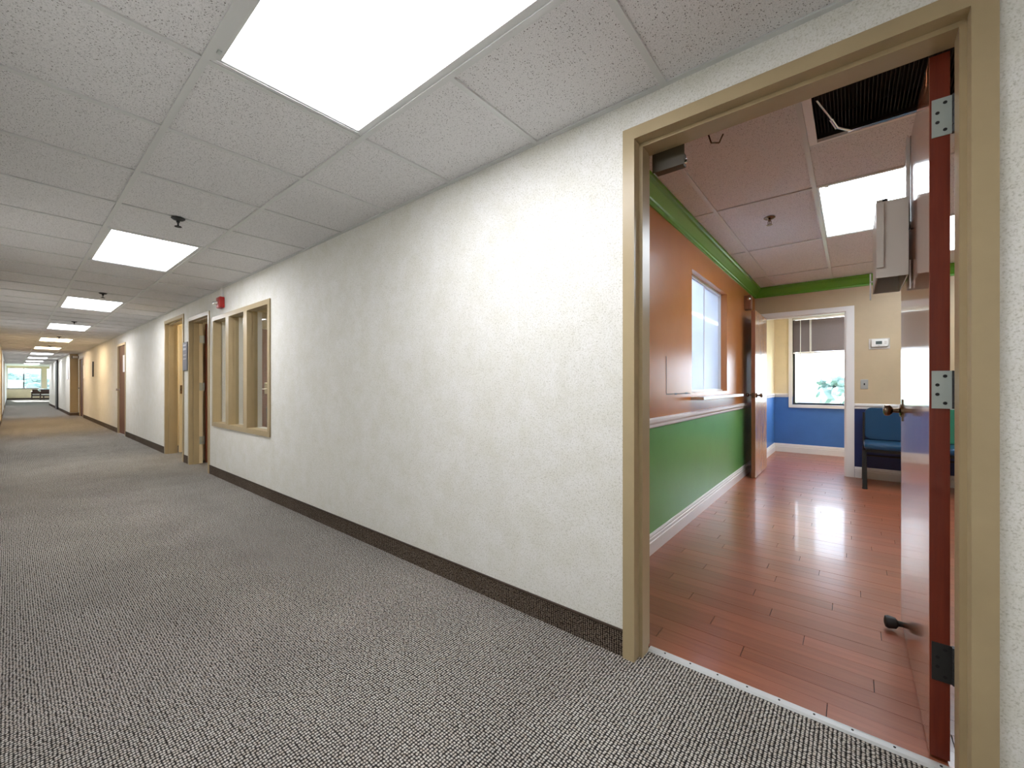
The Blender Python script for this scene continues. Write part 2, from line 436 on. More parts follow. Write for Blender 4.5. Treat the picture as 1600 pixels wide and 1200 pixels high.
# corridor lights
def troffer(x0, x1, y0, y1, z, lm, label, group, fr=.028):
    r = empty('ceiling_light', ((x0+x1)/2, (y0+y1)/2, z), label, 'light', group)
    f = MB(); a = .013
    X0_, X1_, Y0_, Y1_ = x0+a, x1-a, y0+a, y1-a
    f.box(X0_, X0_+fr, Y0_, Y1_, z+.002, z+.012).box(X1_-fr, X1_, Y0_, Y1_, z+.002, z+.012)
    f.box(X0_+fr, X1_-fr, Y0_, Y0_+fr, z+.002, z+.012).box(X0_+fr, X1_-fr, Y1_-fr, Y1_, z+.002, z+.012)
    f.box(X0_+fr*.5, X0_+fr*.62, Y0_+fr*.5, Y1_-fr*.5, z-.001, z+.002).box(X1_-fr*.62, X1_-fr*.5, Y0_+fr*.5, Y1_-fr*.5, z-.001, z+.002)
    obj('frame', f, M_tee, r)
    obj('lens', MB().box(X0_+fr, X1_-fr, Y0_+fr, Y1_-fr, z+.008, z+.012), lm, r)
    la = MB().box(X0_+fr+.03, X0_+fr+.05, Y0_+.004, Y0_+.016, z-.003, z+.002)
    obj('latch', la, M_metal, r)
    return r
names = ['ceiling light panel overhead beyond the right edge of the frame', 'large glowing ceiling panel nearest the camera, above the wallpapered wall',
         'lit ceiling panel next beyond the nearest one, with a black sprinkler before it', 'third lit ceiling panel down the corridor',
         'fourth lit ceiling panel down the corridor', 'fifth lit ceiling panel down the corridor, in the warm-toned stretch', 'sixth lit ceiling panel down the corridor, in the warm-toned stretch',
         'seventh lit ceiling panel down the corridor', 'eighth lit ceiling panel down the corridor', 'ninth lit ceiling panel near the far window', 'last lit ceiling panel before the far window']
for i, lx in enumerate(lights_x):
    if lx-2*T < XEND: continue
    troffer(lx-2*T, lx, R1, R2, CZ, M_lenswarm if i in (5, 6) else M_lens, names[i], 'corridor ceiling lights')

# ------------------------------------------------------------------ steel door frames
def frame_mb(x0, x1, h, fw=.049, ya=1.600, yb=1.765):
    mb = MB()
    for s, x in ((-1, x0), (1, x1)):
        mb.box(x, x+s*fw, ya, yb, 0, h+fw)                       # jamb
        mb.box(x-s*.015, x, ya+.05, ya+.115, 0, h-.015)          # stop
    mb.box(x0, x1, ya, yb, h, h+fw); mb.box(x0, x1, ya+.05, ya+.115, h-.015, h)
    return mb
def door_frame(n, d, label):
    return tag(obj('trim_%d' % n, frame_mb(*d), M_tan), label, 'door frame', kind='structure')
door_frame(2, D_MAIN, 'tan steel door frame around the open doorway at the right')
t3 = door_frame(3, D_A2, 'tan steel door frame beside the three-light window')
obj('rabbet', MB().box(D_A2[0], D_A2[0]+.001, 1.717, 1.764, 0, 2.0), M_doorcream, t3)['label'] = 'cream painted rear rabbet'
door_frame(4, D_A1, 'tan steel door frame left of the slate plaque')
door_frame(5, D_C, 'tan steel frame of the door with a paper notice')
door_frame(6, D_D, 'steel frame of the farthest brown door')
def hinge(par, x, y, z, h=.112, m=M_hinge):
    """leaf on the hinge edge of an open door, knuckle to the right"""
    o = obj('hinge', MB().box(x+.002, x+.044, y-.003, y, z-h/2, z+h/2), m, par)
    kn = MB()
    for i in range(5):
        kn.tube((x+.050, y-.006, z-h/2+h*i/5+.001), (x+.050, y-.006, z-h/2+h*(i+1)/5-.001), .0065, n=10)
    kn.box(x+.044, x+.062, y-.002, y+.004, z-h/2, z+h/2)
    obj('knuckle', kn, M_dark, o, True)
    for dz, dx in ((.04, .030), (.014, .014), (-.014, .014), (-.04, .030)):
        obj('screw', MB().tube((x+dx, y-.0036, z+dz), (x+dx, y-.002, z+dz), .0048, n=10), M_hole, o)
    return o
def knob(par, p, ax, m=M_bronze, name='knob'):
    """round door knob; p on the leaf face, ax outward"""
    return obj(name, MB().lathe(p, ax, [(0, .031), (.006, .031), (.010, .026), (.012, .012), (.032, .010), (.036, .017), (.044, .025), (.054, .027), (.062, .024), (.067, .014), (.068, .003)], 20), m, par, True)

# main door: opened square into the room, hinges facing us
XD = .178
d = empty('door_1', (XD+.022, 1.78, 0), 'glossy red-brown wooden door standing open in the near doorway, hinges facing out', 'door', kind='structure')
obj('leaf', MB().box(XD, XD+.044, 1.760, 2.690, .012, 2.105), M_doorface, d)
obj('edge_strip', MB().box(XD+.001, XD+.043, 1.7565, 1.760, .013, 2.104), M_dooredge, d)['label'] = 'dark red stained hinge edge'
for z in (1.915, 1.107, .298): hinge(d, XD+.003, 1.7565, z, m=M_hinge if z > .5 else M_dark)
rose = knob(d, (XD, 2.625, 1.003), (-1, 0, 0))
knob(d, (XD+.044, 2.625, 1.003), (1, 0, 0))
obj('latch_plate', MB().box(XD-.004, XD+.001, 2.600, 2.65, .955, 1.055), M_bronze, d)

# white open-bottomed box hung from the door top by a strap
hb = empty('hanging_box', (XD-.06, 2.35, 1.55), 'off-white open-bottomed metal box hung high on the open door by a strap', 'box')
bx0, bx1, by0, by1, bz0, bz1 = XD-.105, XD-.012, 2.19, 2.56, 1.545, 1.845
t = .004
mb = MB().box(bx0, bx1, by0, by0+t, bz0, bz1).box(bx0, bx0+t, by0+t, by1, bz0, bz1).box(bx1-t, bx1, by0+t, by1, bz0, bz1).box(bx0, bx1, by1-t, by1, bz0, bz1)
mb.box(bx0+t, bx1-t, by0+t, by1-t, bz1-t, bz1)
obj('housing', mb, M_sheet, hb)
mb = MB().box(bx0, bx0+.022, by0-.008, by0, bz0+.04, bz1-.004).box(bx0, bx0+.018, by0-.008, by0+.05, bz1, bz1+.006)
obj('side_flange', mb, M_sheet, hb)
obj('cap', MB().cbox(bx0+.004, bx0+.035, by0+.01, by0+.06, bz1+.001, bz1+.014, .004), M_black, hb)
mb = MB().box(XD-.012, XD-.001, 2.275, 2.30, bz1-.1, 2.110).box(XD-.012, XD+.056, 2.275, 2.30, 2.106, 2.112).box(XD+.046, XD+.056, 2.275, 2.30, 2.04, 2.108)
obj('strap', mb, M_dark, hb)
obj('strap_edge', MB().box(XD-.013, XD-.001, 2.270, 2.2745, bz1-.1, 2.110), M_white, hb)
mb = MB().box(bx0-.012, bx0-.006, by1-.03, by1-.024, bz0-.03, bz0+.09).box(bx0-.012, bx0, by1-.03, by1-.024, bz0+.05, bz0+.056)
obj('clip', mb, M_white, hb)
obj('clip', MB().box(bx1+.004, bx1+.008, by0+.02, by0+.03, bz0-.05, bz0+.06), M_white, hb)

# black rubber stop by the open door
st = empty('doorstop', (XD-.07, 2.56, 0), 'black rubber doorstop on the wood floor by the open door', 'doorstop')
obj('arm', MB().tube((XD-.001, 2.575, .034), (XD-.022, 2.572, .034), .012, .013), M_black, st, True)
obj('pad', MB().lathe((XD-.018, 2.572, .033), (-1, -.12, 0), [(0, .014), (.008, .024), (.034, .028), (.044, .024), (.048, .010)], 16), M_black, st, True)

# threshold strip
o = obj('threshold_strip', MB().extrude([(0, 0), (.006, .007), (.022, .009), (.034, .006), (.036, 0)], lambda u, v, k: (-.665+k*.89, 1.709+u, v)), M_thresh)
tag(o, 'worn white metal strip between carpet and wood floor', 'threshold')
for i in range(9):
    x = -.60+i*.10
    obj('screw', MB().tube((x, 1.727, .008), (x, 1.727, .0095), .0035, n=8), M_hole, o)

# ------------------------------------------------------------------ waiting room
RX0, RX1, RY1 = -1.04, 1.62, 6.54
# floor planks
mb = MB().box(-1.16, 1.62, 1.712, 8.3, -.05, -.006).box(-.68, .24, 1.745, 1.80, -.006, -.003)
fl = tag(obj('floor_room', mb, M_subfloor), 'glossy cherry-red plank floor of the waiting room', 'floor', kind='structure')
pw = .0855
y = 1.746; r = 0
plank_me = {}
while y < 8.29:
    y2 = min(y+pw, 8.298)
    xl = RX0 if y > YR-.02 else -.68
    xr = RX1 if y > YR-.02 else .24
    off = (r*.37+random.uniform(-.08, .08)) % .92
    xs = [xl]; x = xl+off
    while x < xr-.06:
        if x-xs[-1] > .05: xs.append(x)
        x += .92
    xs.append(xr)
    for a, b in zip(xs, xs[1:]):
        o = obj('plank', MB().box(a+.0014, b-.0014, y+.0007, y2-.0007, -.012, 0), M_plank, fl, base=((a+b)/2, (y+y2)/2, 0))
        o.location.z += random.uniform(-.0003, .0003)
    y += pw; r += 1
# walls of the waiting room
RW = (3.635, 4.895, 1.061, 2.10)
ZM = .865   # paint split height behind the chair rail
mb = wall_y(MB(), YR, RY1, RX0-.12, RX0, ZM, RZ, [RW])
tag(obj('wall_room_left', mb, M_orange), 'orange-brown upper wall with the reception window', 'wall', kind='structure')
mb = MB().box(RX0-.12, RX0, YR, RY1, 0, ZM)
tag(obj('wall_room_left_lower', mb, M_green), 'scuffed green lower wall under the chair rail', 'wall', kind='structure')
DO = (-.95, -.062, 2.03)
mb = wall_x(MB(), RX0-.12, RX1, RY1, RY1+.10, RZ, [(DO[0], DO[1], 0, DO[2])])
up = MB(); lo = MB()
up.box(RX0-.12, DO[0], RY1, RY1+.05, ZM, RZ).box(DO[1], RX1, RY1, RY1+.05, ZM, RZ).box(DO[0], DO[1], RY1, RY1+.05, DO[2], RZ)
lo.box(RX0-.12, DO[0], RY1, RY1+.05, 0, ZM).box(DO[1], RX1, RY1, RY1+.05, 0, ZM)
tag(obj('wall_room_end', up, M_beige), 'beige upper end wall with the inner doorway and thermostat', 'wall', kind='structure')
tag(obj('wall_room_end_lower', lo, M_navy), 'dark navy lower end wall behind the chairs', 'wall', kind='structure')
mb = MB().box(RX1, RX1+.1, YR-.06, RY1, 0, RZ)
tag(obj('wall_room_right', mb, M_beige), 'beige side wall of the waiting room hidden behind the open door', 'wall', kind='structure')
mb = wall_x(MB(), -1.16, RX1+.1, YR-.06, YR, RZ, [(D_MAIN[0]-.02, D_MAIN[1]+.02, 0, D_MAIN[2]+.02)])
tag(obj('wall_room_front', mb, M_orange), 'orange-brown room side of the wall around the near doorway', 'wall', kind='structure')
# trim profiles
def base_prof(h=.131): return [(0, 0), (.016, 0), (.018, h-.050), (.011, h-.047), (.011, h-.040), (.015, h-.037), (.015, h-.026), (.008, h-.023), (.008, h-.014), (.011, h-.011), (.005, h), (0, h)]
rail_prof = [(0, .835), (.008, .835), (.012, .845), (.012, .858), (.020, .866), (.024, .874), (.024, .890), (.018, .897), (0, .900)]
crown_prof = [(0, 2.315), (.010, 2.315), (.012, 2.335), (.020, 2.340), (.024, 2.352), (.045, 2.382), (.060, 2.402), (.066, 2.418), (.078, 2.424), (.082, 2.439), (0, 2.439)]
# the door leaf of the inner doorway stands in front of these, they run the full wall
o = obj('trim_7', MB().extrude(rail_prof, lambda u, v, k: (RX0+u, YR+k*(RY1-YR-.024), v)), M_white); tag(o, 'white chair rail along the orange and green wall', 'chair rail', kind='structure')
o = obj('trim_8', MB().extrude(rail_prof, lambda u, v, k: (DO[1]+.082+k*(RX1-DO[1]-.082), RY1-u, v)), M_white); tag(o, 'white chair rail on the end wall above the chairs', 'chair rail', kind='structure')
o = obj('baseboard_room_left', MB().extrude(base_prof(), lambda u, v, k: (RX0+u, YR+k*(RY1-YR-.016), v)), M_white); tag(o, 'tall white grooved baseboard below the green wall', 'baseboard', kind='structure')
o = obj('baseboard_room_end', MB().extrude(base_prof(), lambda u, v, k: (DO[1]+.082+k*(RX1-DO[1]-.082), RY1-u, v)), M_white); tag(o, 'white baseboard behind the waiting room chairs', 'baseboard', kind='structure')
o = obj('trim_9', MB().extrude(crown_prof, lambda u, v, k: (RX0+u, YR+k*(RY1-YR-u), v)), M_greentrim); tag(o, 'bright green crown moulding along the orange wall', 'crown moulding', kind='structure')
o = obj('trim_10', MB().extrude(crown_prof, lambda u, v, k: (RX0+u if k == 0 else RX1, RY1-u, v)), M_greentrim); tag(o, 'green crown moulding across the end wall', 'crown moulding', kind='structure')
# room ceiling
mb = MB().box(RX0, RX1, YR, RY1, RZ+.16, RZ+.2)
rc = tag(obj('ceiling_room', mb, M_slab), 'waiting room ceiling of long speckled tiles in a white grid', 'ceiling', kind='structure')
cx = [RX0, -.807, -.197, .413, 1.023, RX1]
ty = [2.21, 3.43, 4.65, 5.87]
tile_mesh.clear()
yy = [YR]+ty+[RY1]
VENT = (-.197, .413, 2.21, 2.81)
for i in range(5):
    for j in range(5):
        a, b, c, e = cx[i], cx[i+1], yy[j], yy[j+1]
        if (i, j) in ((2, 2), (3, 3)): continue
        if (i, j) == (2, 1): c = 2.81
        lay_tile(a, b, c, e, RZ, rc, M_tile)
for x in cx[1:-1]:
    obj('main_runner', MB().box(x-.012, x+.012, YR, RY1, RZ-.002, RZ+.008), M_tee, rc)
for i in range(5):
    for yv in ty+([2.81] if i == 2 else []):
        obj('cross_tee', MB().box(cx[i]+.012, cx[i+1]-.012, yv-.012, yv+.012, RZ-.001, RZ+.008), M_tee, rc)
# plain slab above: close the plenum
troffer(cx[2], cx[3], 3.43, 4.65, RZ, M_lensroom, 'pale blue lit ceiling panel in the waiting room left of the hanging box', 'waiting room ceiling lights', .012)
troffer(cx[3], cx[4], 4.65, 5.87, RZ, M_lensroom, 'lit ceiling panel seen in the gap behind the open door', 'waiting room ceiling lights', .012)
# return-air grille
v = empty('ceiling_vent', (.108, 2.51, RZ), 'dark open return-air grille in the waiting room ceiling above the door', 'vent')
a, b, c, e = VENT
mb = MB().box(a+.014, a+.05, c+.014, e-.014, RZ-.006, RZ+.01).box(b-.05, b-.014, c+.014, e-.014, RZ-.006, RZ+.01).box(a+.05, b-.05, c+.014, c+.05, RZ-.006, RZ+.01).box(a+.05, b-.05, e-.032, e-.014, RZ-.006, RZ+.01)
obj('frame', mb, M_white, v)
mb = MB().box(a+.03, b-.03, c+.03, e-.02, RZ+.12, RZ+.125).box(a+.03, a+.035, c+.03, e-.02, RZ+.01, RZ+.12).box(b-.035, b-.03, c+.03, e-.02, RZ+.01, RZ+.12).box(a+.035, b-.035, c+.03, c+.035, RZ+.01, RZ+.12).box(a+.035, b-.035, e-.025, e-.02, RZ+.01, RZ+.12)
obj('duct_box', mb, M_grate, v)
for i in range(36):
    x = a+.055+i*.0142
    obj('louver', MB().box(x, x+.003, c+.05, e-.034, RZ+.03, RZ+.045), M_grate, v)
obj('rail', MB().box(a+.18, b-.06, e-.060, e-.040, RZ-.006, RZ+.002), M_chrome, v)
mb = MB().tube((a+.07, 2.36, RZ-.01), (a+.125, 2.60, RZ-.012), .004).tube((a+.115, 2.56, RZ-.012), (a+.135, 2.66, RZ-.013), .009).tube((a+.135, 2.66, RZ-.013), (a+.19, 2.745, RZ-.010), .006)
obj('latch_arm', mb, M_chrome, v, True)

# sprinklers
def sprinkler(x, y, z, m, label, group):
    r = empty('sprinkler', (x, y, z), label, 'sprinkler', group)
    obj('escutcheon', MB().lathe((x, y, z), (0, 0, -1), [(0, .040), (.004, .040), (.012, .030), (.016, .014), (.018, .012)], 18), m, r, True)
    obj('body', MB().tube((x, y, z-.016), (x, y, z-.030), .010).tube((x-.010, y, z-.028), (x-.010, y, z-.056), .003, n=8).tube((x+.010, y, z-.028), (x+.010, y, z-.056), .003, n=8).tube((x, y, z-.030), (x, y, z-.056), .003, n=8), m, r)
    obj('deflector', MB().lathe((x, y, z-.055), (0, 0, -1), [(0, .018), (.003, .021), (.005, .021)], 12), m, r)
    return r
sl = ['black ceiling sprinkler nearest the camera in the corridor', 'second black sprinkler along the corridor ceiling', 'third small sprinkler along the corridor ceiling', 'fourth small sprinkler along the corridor ceiling', 'fifth small sprinkler far down the corridor ceiling']
for i in range(5): sprinkler(-3.61-3.66*i, .74, CZ, M_black, sl[i], 'corridor sprinklers')
sprinkler(-.504, 3.80, RZ, M_bronze, 'bronze sprinkler in the waiting room ceiling left of the lit panel', 'waiting room sprinkler')

# door closer bracket under the door head and small hook beside it
c = empty('door_closer', (-.60, 1.80, 2.05), 'tan door closer bracket under the head of the near door frame', 'door closer')
obj('body', MB().cbox(-.668, -.545, 1.769, 1.83, 2.045, 2.10, .004), M_olive, c)
obj('plate', MB().box(-.668, -.535, 1.765, 1.768, 2.035, 2.125), M_olive, c)
obj('end_cap', MB().tube((-.545, 1.80, 2.060), (-.532, 1.80, 2.060), .010), M_chrome, c)
c = empty('sensor', (-.44, 1.85, 2.10), 'small dark ceiling hook hanging just inside the near doorway', 'hook')
obj('hook', MB().tube((-.47, 1.84, 2.19), (-.45, 1.84, 2.12), .003).tube((-.45, 1.84, 2.12), (-.42, 1.84, 2.11), .003).tube((-.42, 1.84, 2.11), (-.405, 1.84, 2.14), .003).box(-.475, -.40, 1.768, 1.85, 2.17, 2.19), M_bronze, c)
c.name = 'wall_hook'

# reception window
wr = empty('window_2', (RX0, 4.27, 1.06), 'reception window with pale frosted sliding panes in the orange wall', 'window', kind='structure')
ya, yb, za, zb = RW
obj('frame', MB().box(RX0-.10, RX0-.06, ya, ya+.02, za, zb).box(RX0-.10, RX0-.06, yb-.02, yb, za, zb).box(RX0-.10, RX0-.06, ya+.02, yb-.02, za, za+.02).box(RX0-.10, RX0-.055, ya+.02, yb-.02, zb-.02, zb), M_alu, wr)
obj('pane', MB().box(RX0-.077, RX0-.071, ya+.02, 4.29, za+.02, zb-.02), M_frost, wr)
obj('pane', MB().box(RX0-.090, RX0-.084, 4.25, yb-.02, za+.02, zb-.02), M_frost, wr)
obj('stile', MB().box(RX0-.0775, RX0-.068, 4.268, 4.292, za+.02, zb-.02), M_alu, wr)
obj('track', MB().box(RX0-.058, RX0-.045, ya, yb, za, za+.012), M_alu, wr)
o = obj('ledge', MB().cbox(RX0-.005, RX0+.10, ya-.02, yb+.33, .998, 1.024, .003), M_white, wr)
# patched rectangle beside it
o = obj('tape_outline', MB().box(RX0, RX0+.0012, 3.015, 3.022, 1.06, 1.33).box(RX0, RX0+.0012, 3.022, 3.58, 1.052, 1.058).box(RX0, RX0+.0018, 3.20, 3.25, 1.048, 1.060).box(RX0, RX0+.0018, 3.46, 3.52, 1.048, 1.062), M_olive)
tag(o, 'thin dark outline of a removed plate on the orange wall left of the ledge', 'wall mark')

# inner doorway: casing, leaf
cw = .08
mb = MB()
for yo, y1 in ((RY1-.018, RY1), (RY1+.10, RY1+.118)):
    mb.box(DO[1], DO[1]+cw, yo, y1, 0, DO[2]+.06).box(max(DO[0]-cw, RX0+.003), DO[0], yo, y1, 0, DO[2]+.06).box(DO[0], DO[1], yo, y1, DO[2], DO[2]+.06)
mb.box(DO[1]-.016, DO[1], RY1, RY1+.10, 0, DO[2]).box(DO[0], DO[0]+.016, RY1, RY1+.10, 0, DO[2]).box(DO[0]+.016, DO[1]-.016, RY1, RY1+.10, DO[2]-.016, DO[2])
tag(obj('trim_11', mb, M_white), 'white painted casing around the inner doorway', 'door frame', kind='structure')
d = empty('door_2', (-.93, RY1-.03, 0), 'light varnished inner door open against the orange wall', 'door', kind='structure')
XI = -.935
obj('leaf', MB().box(XI+.002, XI+.040, 5.655, 6.50, .012, 2.015), M_doorlite, d)
obj('edge_strip', MB().box(XI-.001, XI+.038, 5.652, 5.655, .013, 2.014).box(XI-.002, XI+.002, 5.655, 6.5, .013, 2.014), M_doorbrown, d)['label'] = 'dark brown latch edge and back'
knob(d, (XI+.040, 5.72, 1.00), (1, 0, 0)); knob(d, (XI-.002, 5.72, 1.00), (-1, 0, 0))
obj('latch_plate', MB().box(XI+.006, XI+.030, 5.650, 5.652, .97, 1.03), M_bronze, d)
c = empty('door_chime', (RX0+.03, 6.0, 2.12), 'small red-brown wooden box with a chrome disc as its highlight above the inner door', 'chime')
obj('body', MB().cbox(RX0+.001, RX0+.075, 5.80, 5.90, 2.06, 2.235, .004), M_doorbrown, c)
obj('highlight_disc', MB().lathe((RX0+.055, 5.80, 2.185), (0, -1, 0), [(0, .018), (.012, .018), (.018, .012), (.02, .003)], 14), M_chrome, c, True)  # chrome disc stands in for the bright highlight on the box

# thermostat and switch
c = empty('thermostat', (.242, RY1, 1.56), 'white thermostat with dark display on the beige end wall', 'thermostat')
obj('backplate', MB().cbox(.150, .338, RY1-.008, RY1-.0005, 1.548, 1.675, .003), M_sheet, c)
obj('body', MB().cbox(.170, .326, RY1-.034, RY1-.008, 1.572, 1.664, .012), M_plastic, c, True)
obj('display', MB().box(.212, .268, RY1-.0355, RY1-.034, 1.604, 1.640), M_lcd, c)
for z in (1.612, 1.632):
    obj('button', MB().cbox(.288, .310, RY1-.037, RY1-.033, z-.006, z+.006, .001), M_sheet, c)
obj('button', MB().cbox(.232, .250, RY1-.037, RY1-.033, 1.584, 1.592, .001), M_sheet, c)
c = empty('light_switch', (.11, RY1, 1.13), 'metal light switch plate on the end wall below the thermostat', 'switch')
obj('plate', MB().cbox(.075, .145, RY1-.006, RY1-.0005, 1.075, 1.190, .002), M_metal, c)
obj('toggle', MB().cbox(.104, .116, RY1-.02, RY1-.006, 1.122, 1.145, .002), M_dark, c)

# ------------------------------------------------------------------ exam room behind the inner doorway
Y2 = 8.30
W3 = (-.775, .75, .80, 2.24)
mb = wall_x(MB(), -1.16, RX1+.1, Y2, Y2+.12, RZ, [W3]); 
up = MB(); lo = MB()
up.box(-1.16, W3[0], Y2, Y2+.12, .93, RZ).box(W3[1], RX1+.1, Y2, Y2+.12, .93, RZ).box(W3[0], W3[1], Y2, Y2+.12, W3[3], RZ)
lo.box(-1.16, W3[0], Y2, Y2+.12, 0, .93).box(W3[1], RX1+.1, Y2, Y2+.12, 0, .93).box(W3[0], W3[1], Y2, Y2+.12, 0, W3[2])
tag(obj('wall_exam_back', up, M_cream), 'cream upper wall around the far window', 'wall', kind='structure')
tag(obj('wall_exam_back_lower', lo, M_blue), 'bright blue lower wall under the far window', 'wall', kind='structure')
tag(obj('wall_exam_left', MB().box(-1.16, -1.03, RY1+.10, Y2, .93, RZ), M_cream), 'cream upper side wall inside the inner doorway', 'wall', kind='structure')
tag(obj('wall_exam_left_lower', MB().box(-1.16, -1.03, RY1+.10, Y2, 0, .93), M_blue), 'blue lower side wall inside the inner doorway', 'wall', kind='structure')
tag(obj('wall_exam_right', MB().box(RX1, RX1+.1, RY1+.10, Y2, 0, RZ), M_cream), 'cream side wall of the far room out of sight', 'wall', kind='structure')
tag(obj('wall_exam_front', wall_x(MB(), -1.16, RX1+.1, RY1+.05, RY1+.10, RZ, [(DO[0], DO[1], 0, DO[2])]), M_cream), 'cream far side of the wall around the inner doorway', 'wall', kind='structure')
troffer(.1, .71, 6.85, 8.07, RZ, M_lens, 'added ceiling light brightening the far room, out of sight above the doorway', 'added far room light')  # unseen panel added to brighten the blue walls
tag(obj('ceiling_exam', MB().box(-1.16, RX1+.1, RY1+.1, Y2+.12, RZ+.014, RZ+.05), M_tile), 'plain ceiling of the far room', 'ceiling', kind='structure')
o = obj('baseboard_exam', MB().extrude(base_prof(.14), lambda u, v, k: (-1.03+k*(RX1+1.03), Y2-u, v)).extrude(base_prof(.14), lambda u, v, k: (-1.03+u, RY1+.118+k*(Y2-RY1-.134), v)), M_white)
tag(o, 'white baseboard under the bright blue wall', 'baseboard', kind='structure')
rp = [(u, v+.085) for u, v in rail_prof]
o = obj('trim_12', MB().extrude(rp, lambda u, v, k: (-1.03+k*(1.03-.785-.05), Y2-u, v)).extrude(rp, lambda u, v, k: (-1.03+u, RY1+.118+k*(Y2-RY1-.15), v)), M_white)
tag(o, 'white chair rail meeting the far window casing', 'chair rail', kind='structure')
w3 = empty('window_3', (0, Y2, .8), 'far window with a half-lowered taupe blind, sky and a tree outside', 'window', kind='structure')
cc = .05
obj('casing', MB().box(W3[0]-cc, W3[0], Y2-.018, Y2, W3[2]-cc, W3[3]+cc).box(W3[1], W3[1]+cc, Y2-.018, Y2, W3[2]-cc, W3[3]+cc).box(W3[0], W3[1], Y2-.018, Y2, W3[3], W3[3]+cc).box(W3[0], W3[1], Y2-.03, Y2, W3[2]-cc, W3[2]), M_white, w3)
obj('frame', MB().box(W3[0], W3[0]+.035, Y2+.05, Y2+.09, W3[2], W3[3]).box(W3[1]-.035, W3[1], Y2+.05, Y2+.09, W3[2], W3[3]).box(W3[0]+.035, W3[1]-.035, Y2+.05, Y2+.09, W3[2], W3[2]+.03).box(W3[0]+.035, W3[1]-.035, Y2+.05, Y2+.09, W3[3]-.03, W3[3]), M_dark, w3)
obj('pane', MB().box(W3[0]+.035, W3[1]-.035, Y2+.068, Y2+.072, W3[2]+.03, W3[3]-.03), M_glass, w3)
bl = empty('window_blind', (0, Y2+.03, 1.65), 'taupe slatted blind drawn half down over the far window', 'blind')
n = 26
for i in range(n):
    z = 1.672+i*(2.20-1.672)/n
    obj('slat', MB().extrude([(-.011, -.002), (-.009, .0), (.009, .019), (.011, .020), (.009, .0215), (-.011, .001)], lambda u, v, k, z=z: (W3[0]+.012+k*(W3[1]-W3[0]-.024), Y2+.030+u, z+v)), M_blind, bl)
obj('headrail', MB().box(W3[0]+.008, W3[1]-.008, Y2+.010, Y2+.05, 2.205, 2.235), M_white, bl)
obj('bottom_rail', MB().cbox(W3[0]+.010, W3[1]-.010, Y2+.018, Y2+.042, 1.645, 1.668, .004), M_white, bl)
obj('wand', MB().tube((-.665, Y2+.010, 2.2), (-.665, Y2+.010, 1.46), .005, n=8), M_plastic, bl)
obj('cord', MB().tube((-.535, Y2+.012, 2.2), (-.535, Y2+.012, 1.66), .006, n=8).tube((-.519, Y2+.012, 2.2), (-.519, Y2+.012, 1.66), .003, n=8), M_plastic, bl)

# ------------------------------------------------------------------ waiting room chairs
def make_chair(label, fab, backfab, frame_m=M_black, group='waiting room chairs'):
    r = empty('waiting_chair', (0, 0, 0), label, 'chair', group)
    def rounded(x0, x1, z0, z1, rad, y0, y1, tilt=0):
        pts = []
        for cx_, cz_, a0 in ((x1-rad, z1-rad, 0), (x0+rad, z1-rad, 90), (x0+rad, z0+rad, 180), (x1-rad, z0+rad, 270)):
            for i in range(6):
                t = math.radians(a0+i*18); pts.append((cx_+rad*math.cos(t), cz_+rad*math.sin(t)))
        return MB().extrude(pts, lambda u, v, k: (u, (y0 if k == 0 else y1)+(v-.45)*tilt, v))
    obj('backrest', rounded(-.25, .25, .49, .855, .06, -.075, -.03, .10), backfab, r, True)
    obj('seat', MB().cbox(-.265, .265, -.60, -.09, .425, .485, .018), fab, r, True)
    obj('seat_pan', MB().box(-.25, .25, -.58, -.10, .395, .425), M_black, r)
    for sx in (-1, 1):
        x = sx*.262
        obj('leg', MB().tube((x, -.56, .41), (x, -.615, 0), .016, .022, n=10), frame_m, r, True)
        obj('leg', MB().tube((x, -.12, .41), (x, -.03, 0), .016, .018, n=10), frame_m, r, True)
        obj('frame_post', MB().tube((x, -.11, .40), (x, -.055, .80), .011, n=8), frame_m, r, True)
        obj('foot', MB().tube((x, -.615, 0), (x, -.615, .012), .024, n=10), M_black, r)
    obj('stretcher', MB().tube((-.262, -.34, .33), (.262, -.34, .33), .009, n=8), frame_m, r)
    return r
ch = make_chair('teal-blue vinyl chair with black legs beside the inner doorway', M_navyfab, M_navyfab)
ch.location = (.365, RY1-.045, 0)
ch2 = make_chair('chair with a green back seen in the gap behind the open door', M_navyfab, M_greenfab)
ch2.location = (.94, RY1-.045, 0)
ch3 = copy_tree(ch); ch3.location = (RX1-.04, 5.35, 0); ch3.rotation_euler = (0, 0, -PI/2)
ch3['label'] = 'teal-blue chair against the side wall, hidden behind the open door'

# ------------------------------------------------------------------ reception room behind the frosted panes
tag(obj('wall_reception', MB().box(-3.2, -3.1, 1.76, 6.6, 0, RZ).box(-3.1, -1.16, 1.76, 1.86, 0, RZ).box(-3.1, -1.16, 6.5, 6.6, 0, RZ), M_whitewall), 'white walls of the reception room behind the frosted panes', 'wall', kind='structure')
tag(obj('ceiling_reception', MB().box(-3.1, -1.16, 1.86, 6.5, RZ+.014, RZ+.05), M_whitewall), 'reception room ceiling behind the frosted panes', 'ceiling', kind='structure')
tag(obj('floor_reception', MB().box(-3.1, -1.16, 1.86, 6.5, -.05, 0), M_carpet), 'reception room floor behind the frosted panes', 'floor', kind='structure')
troffer(-2.3, -1.69, 3.4, 4.62, RZ, M_lensrec, 'added unseen ceiling light brightening the frosted panes from behind', 'added reception light')  # unseen fixture added so the panes look bright white

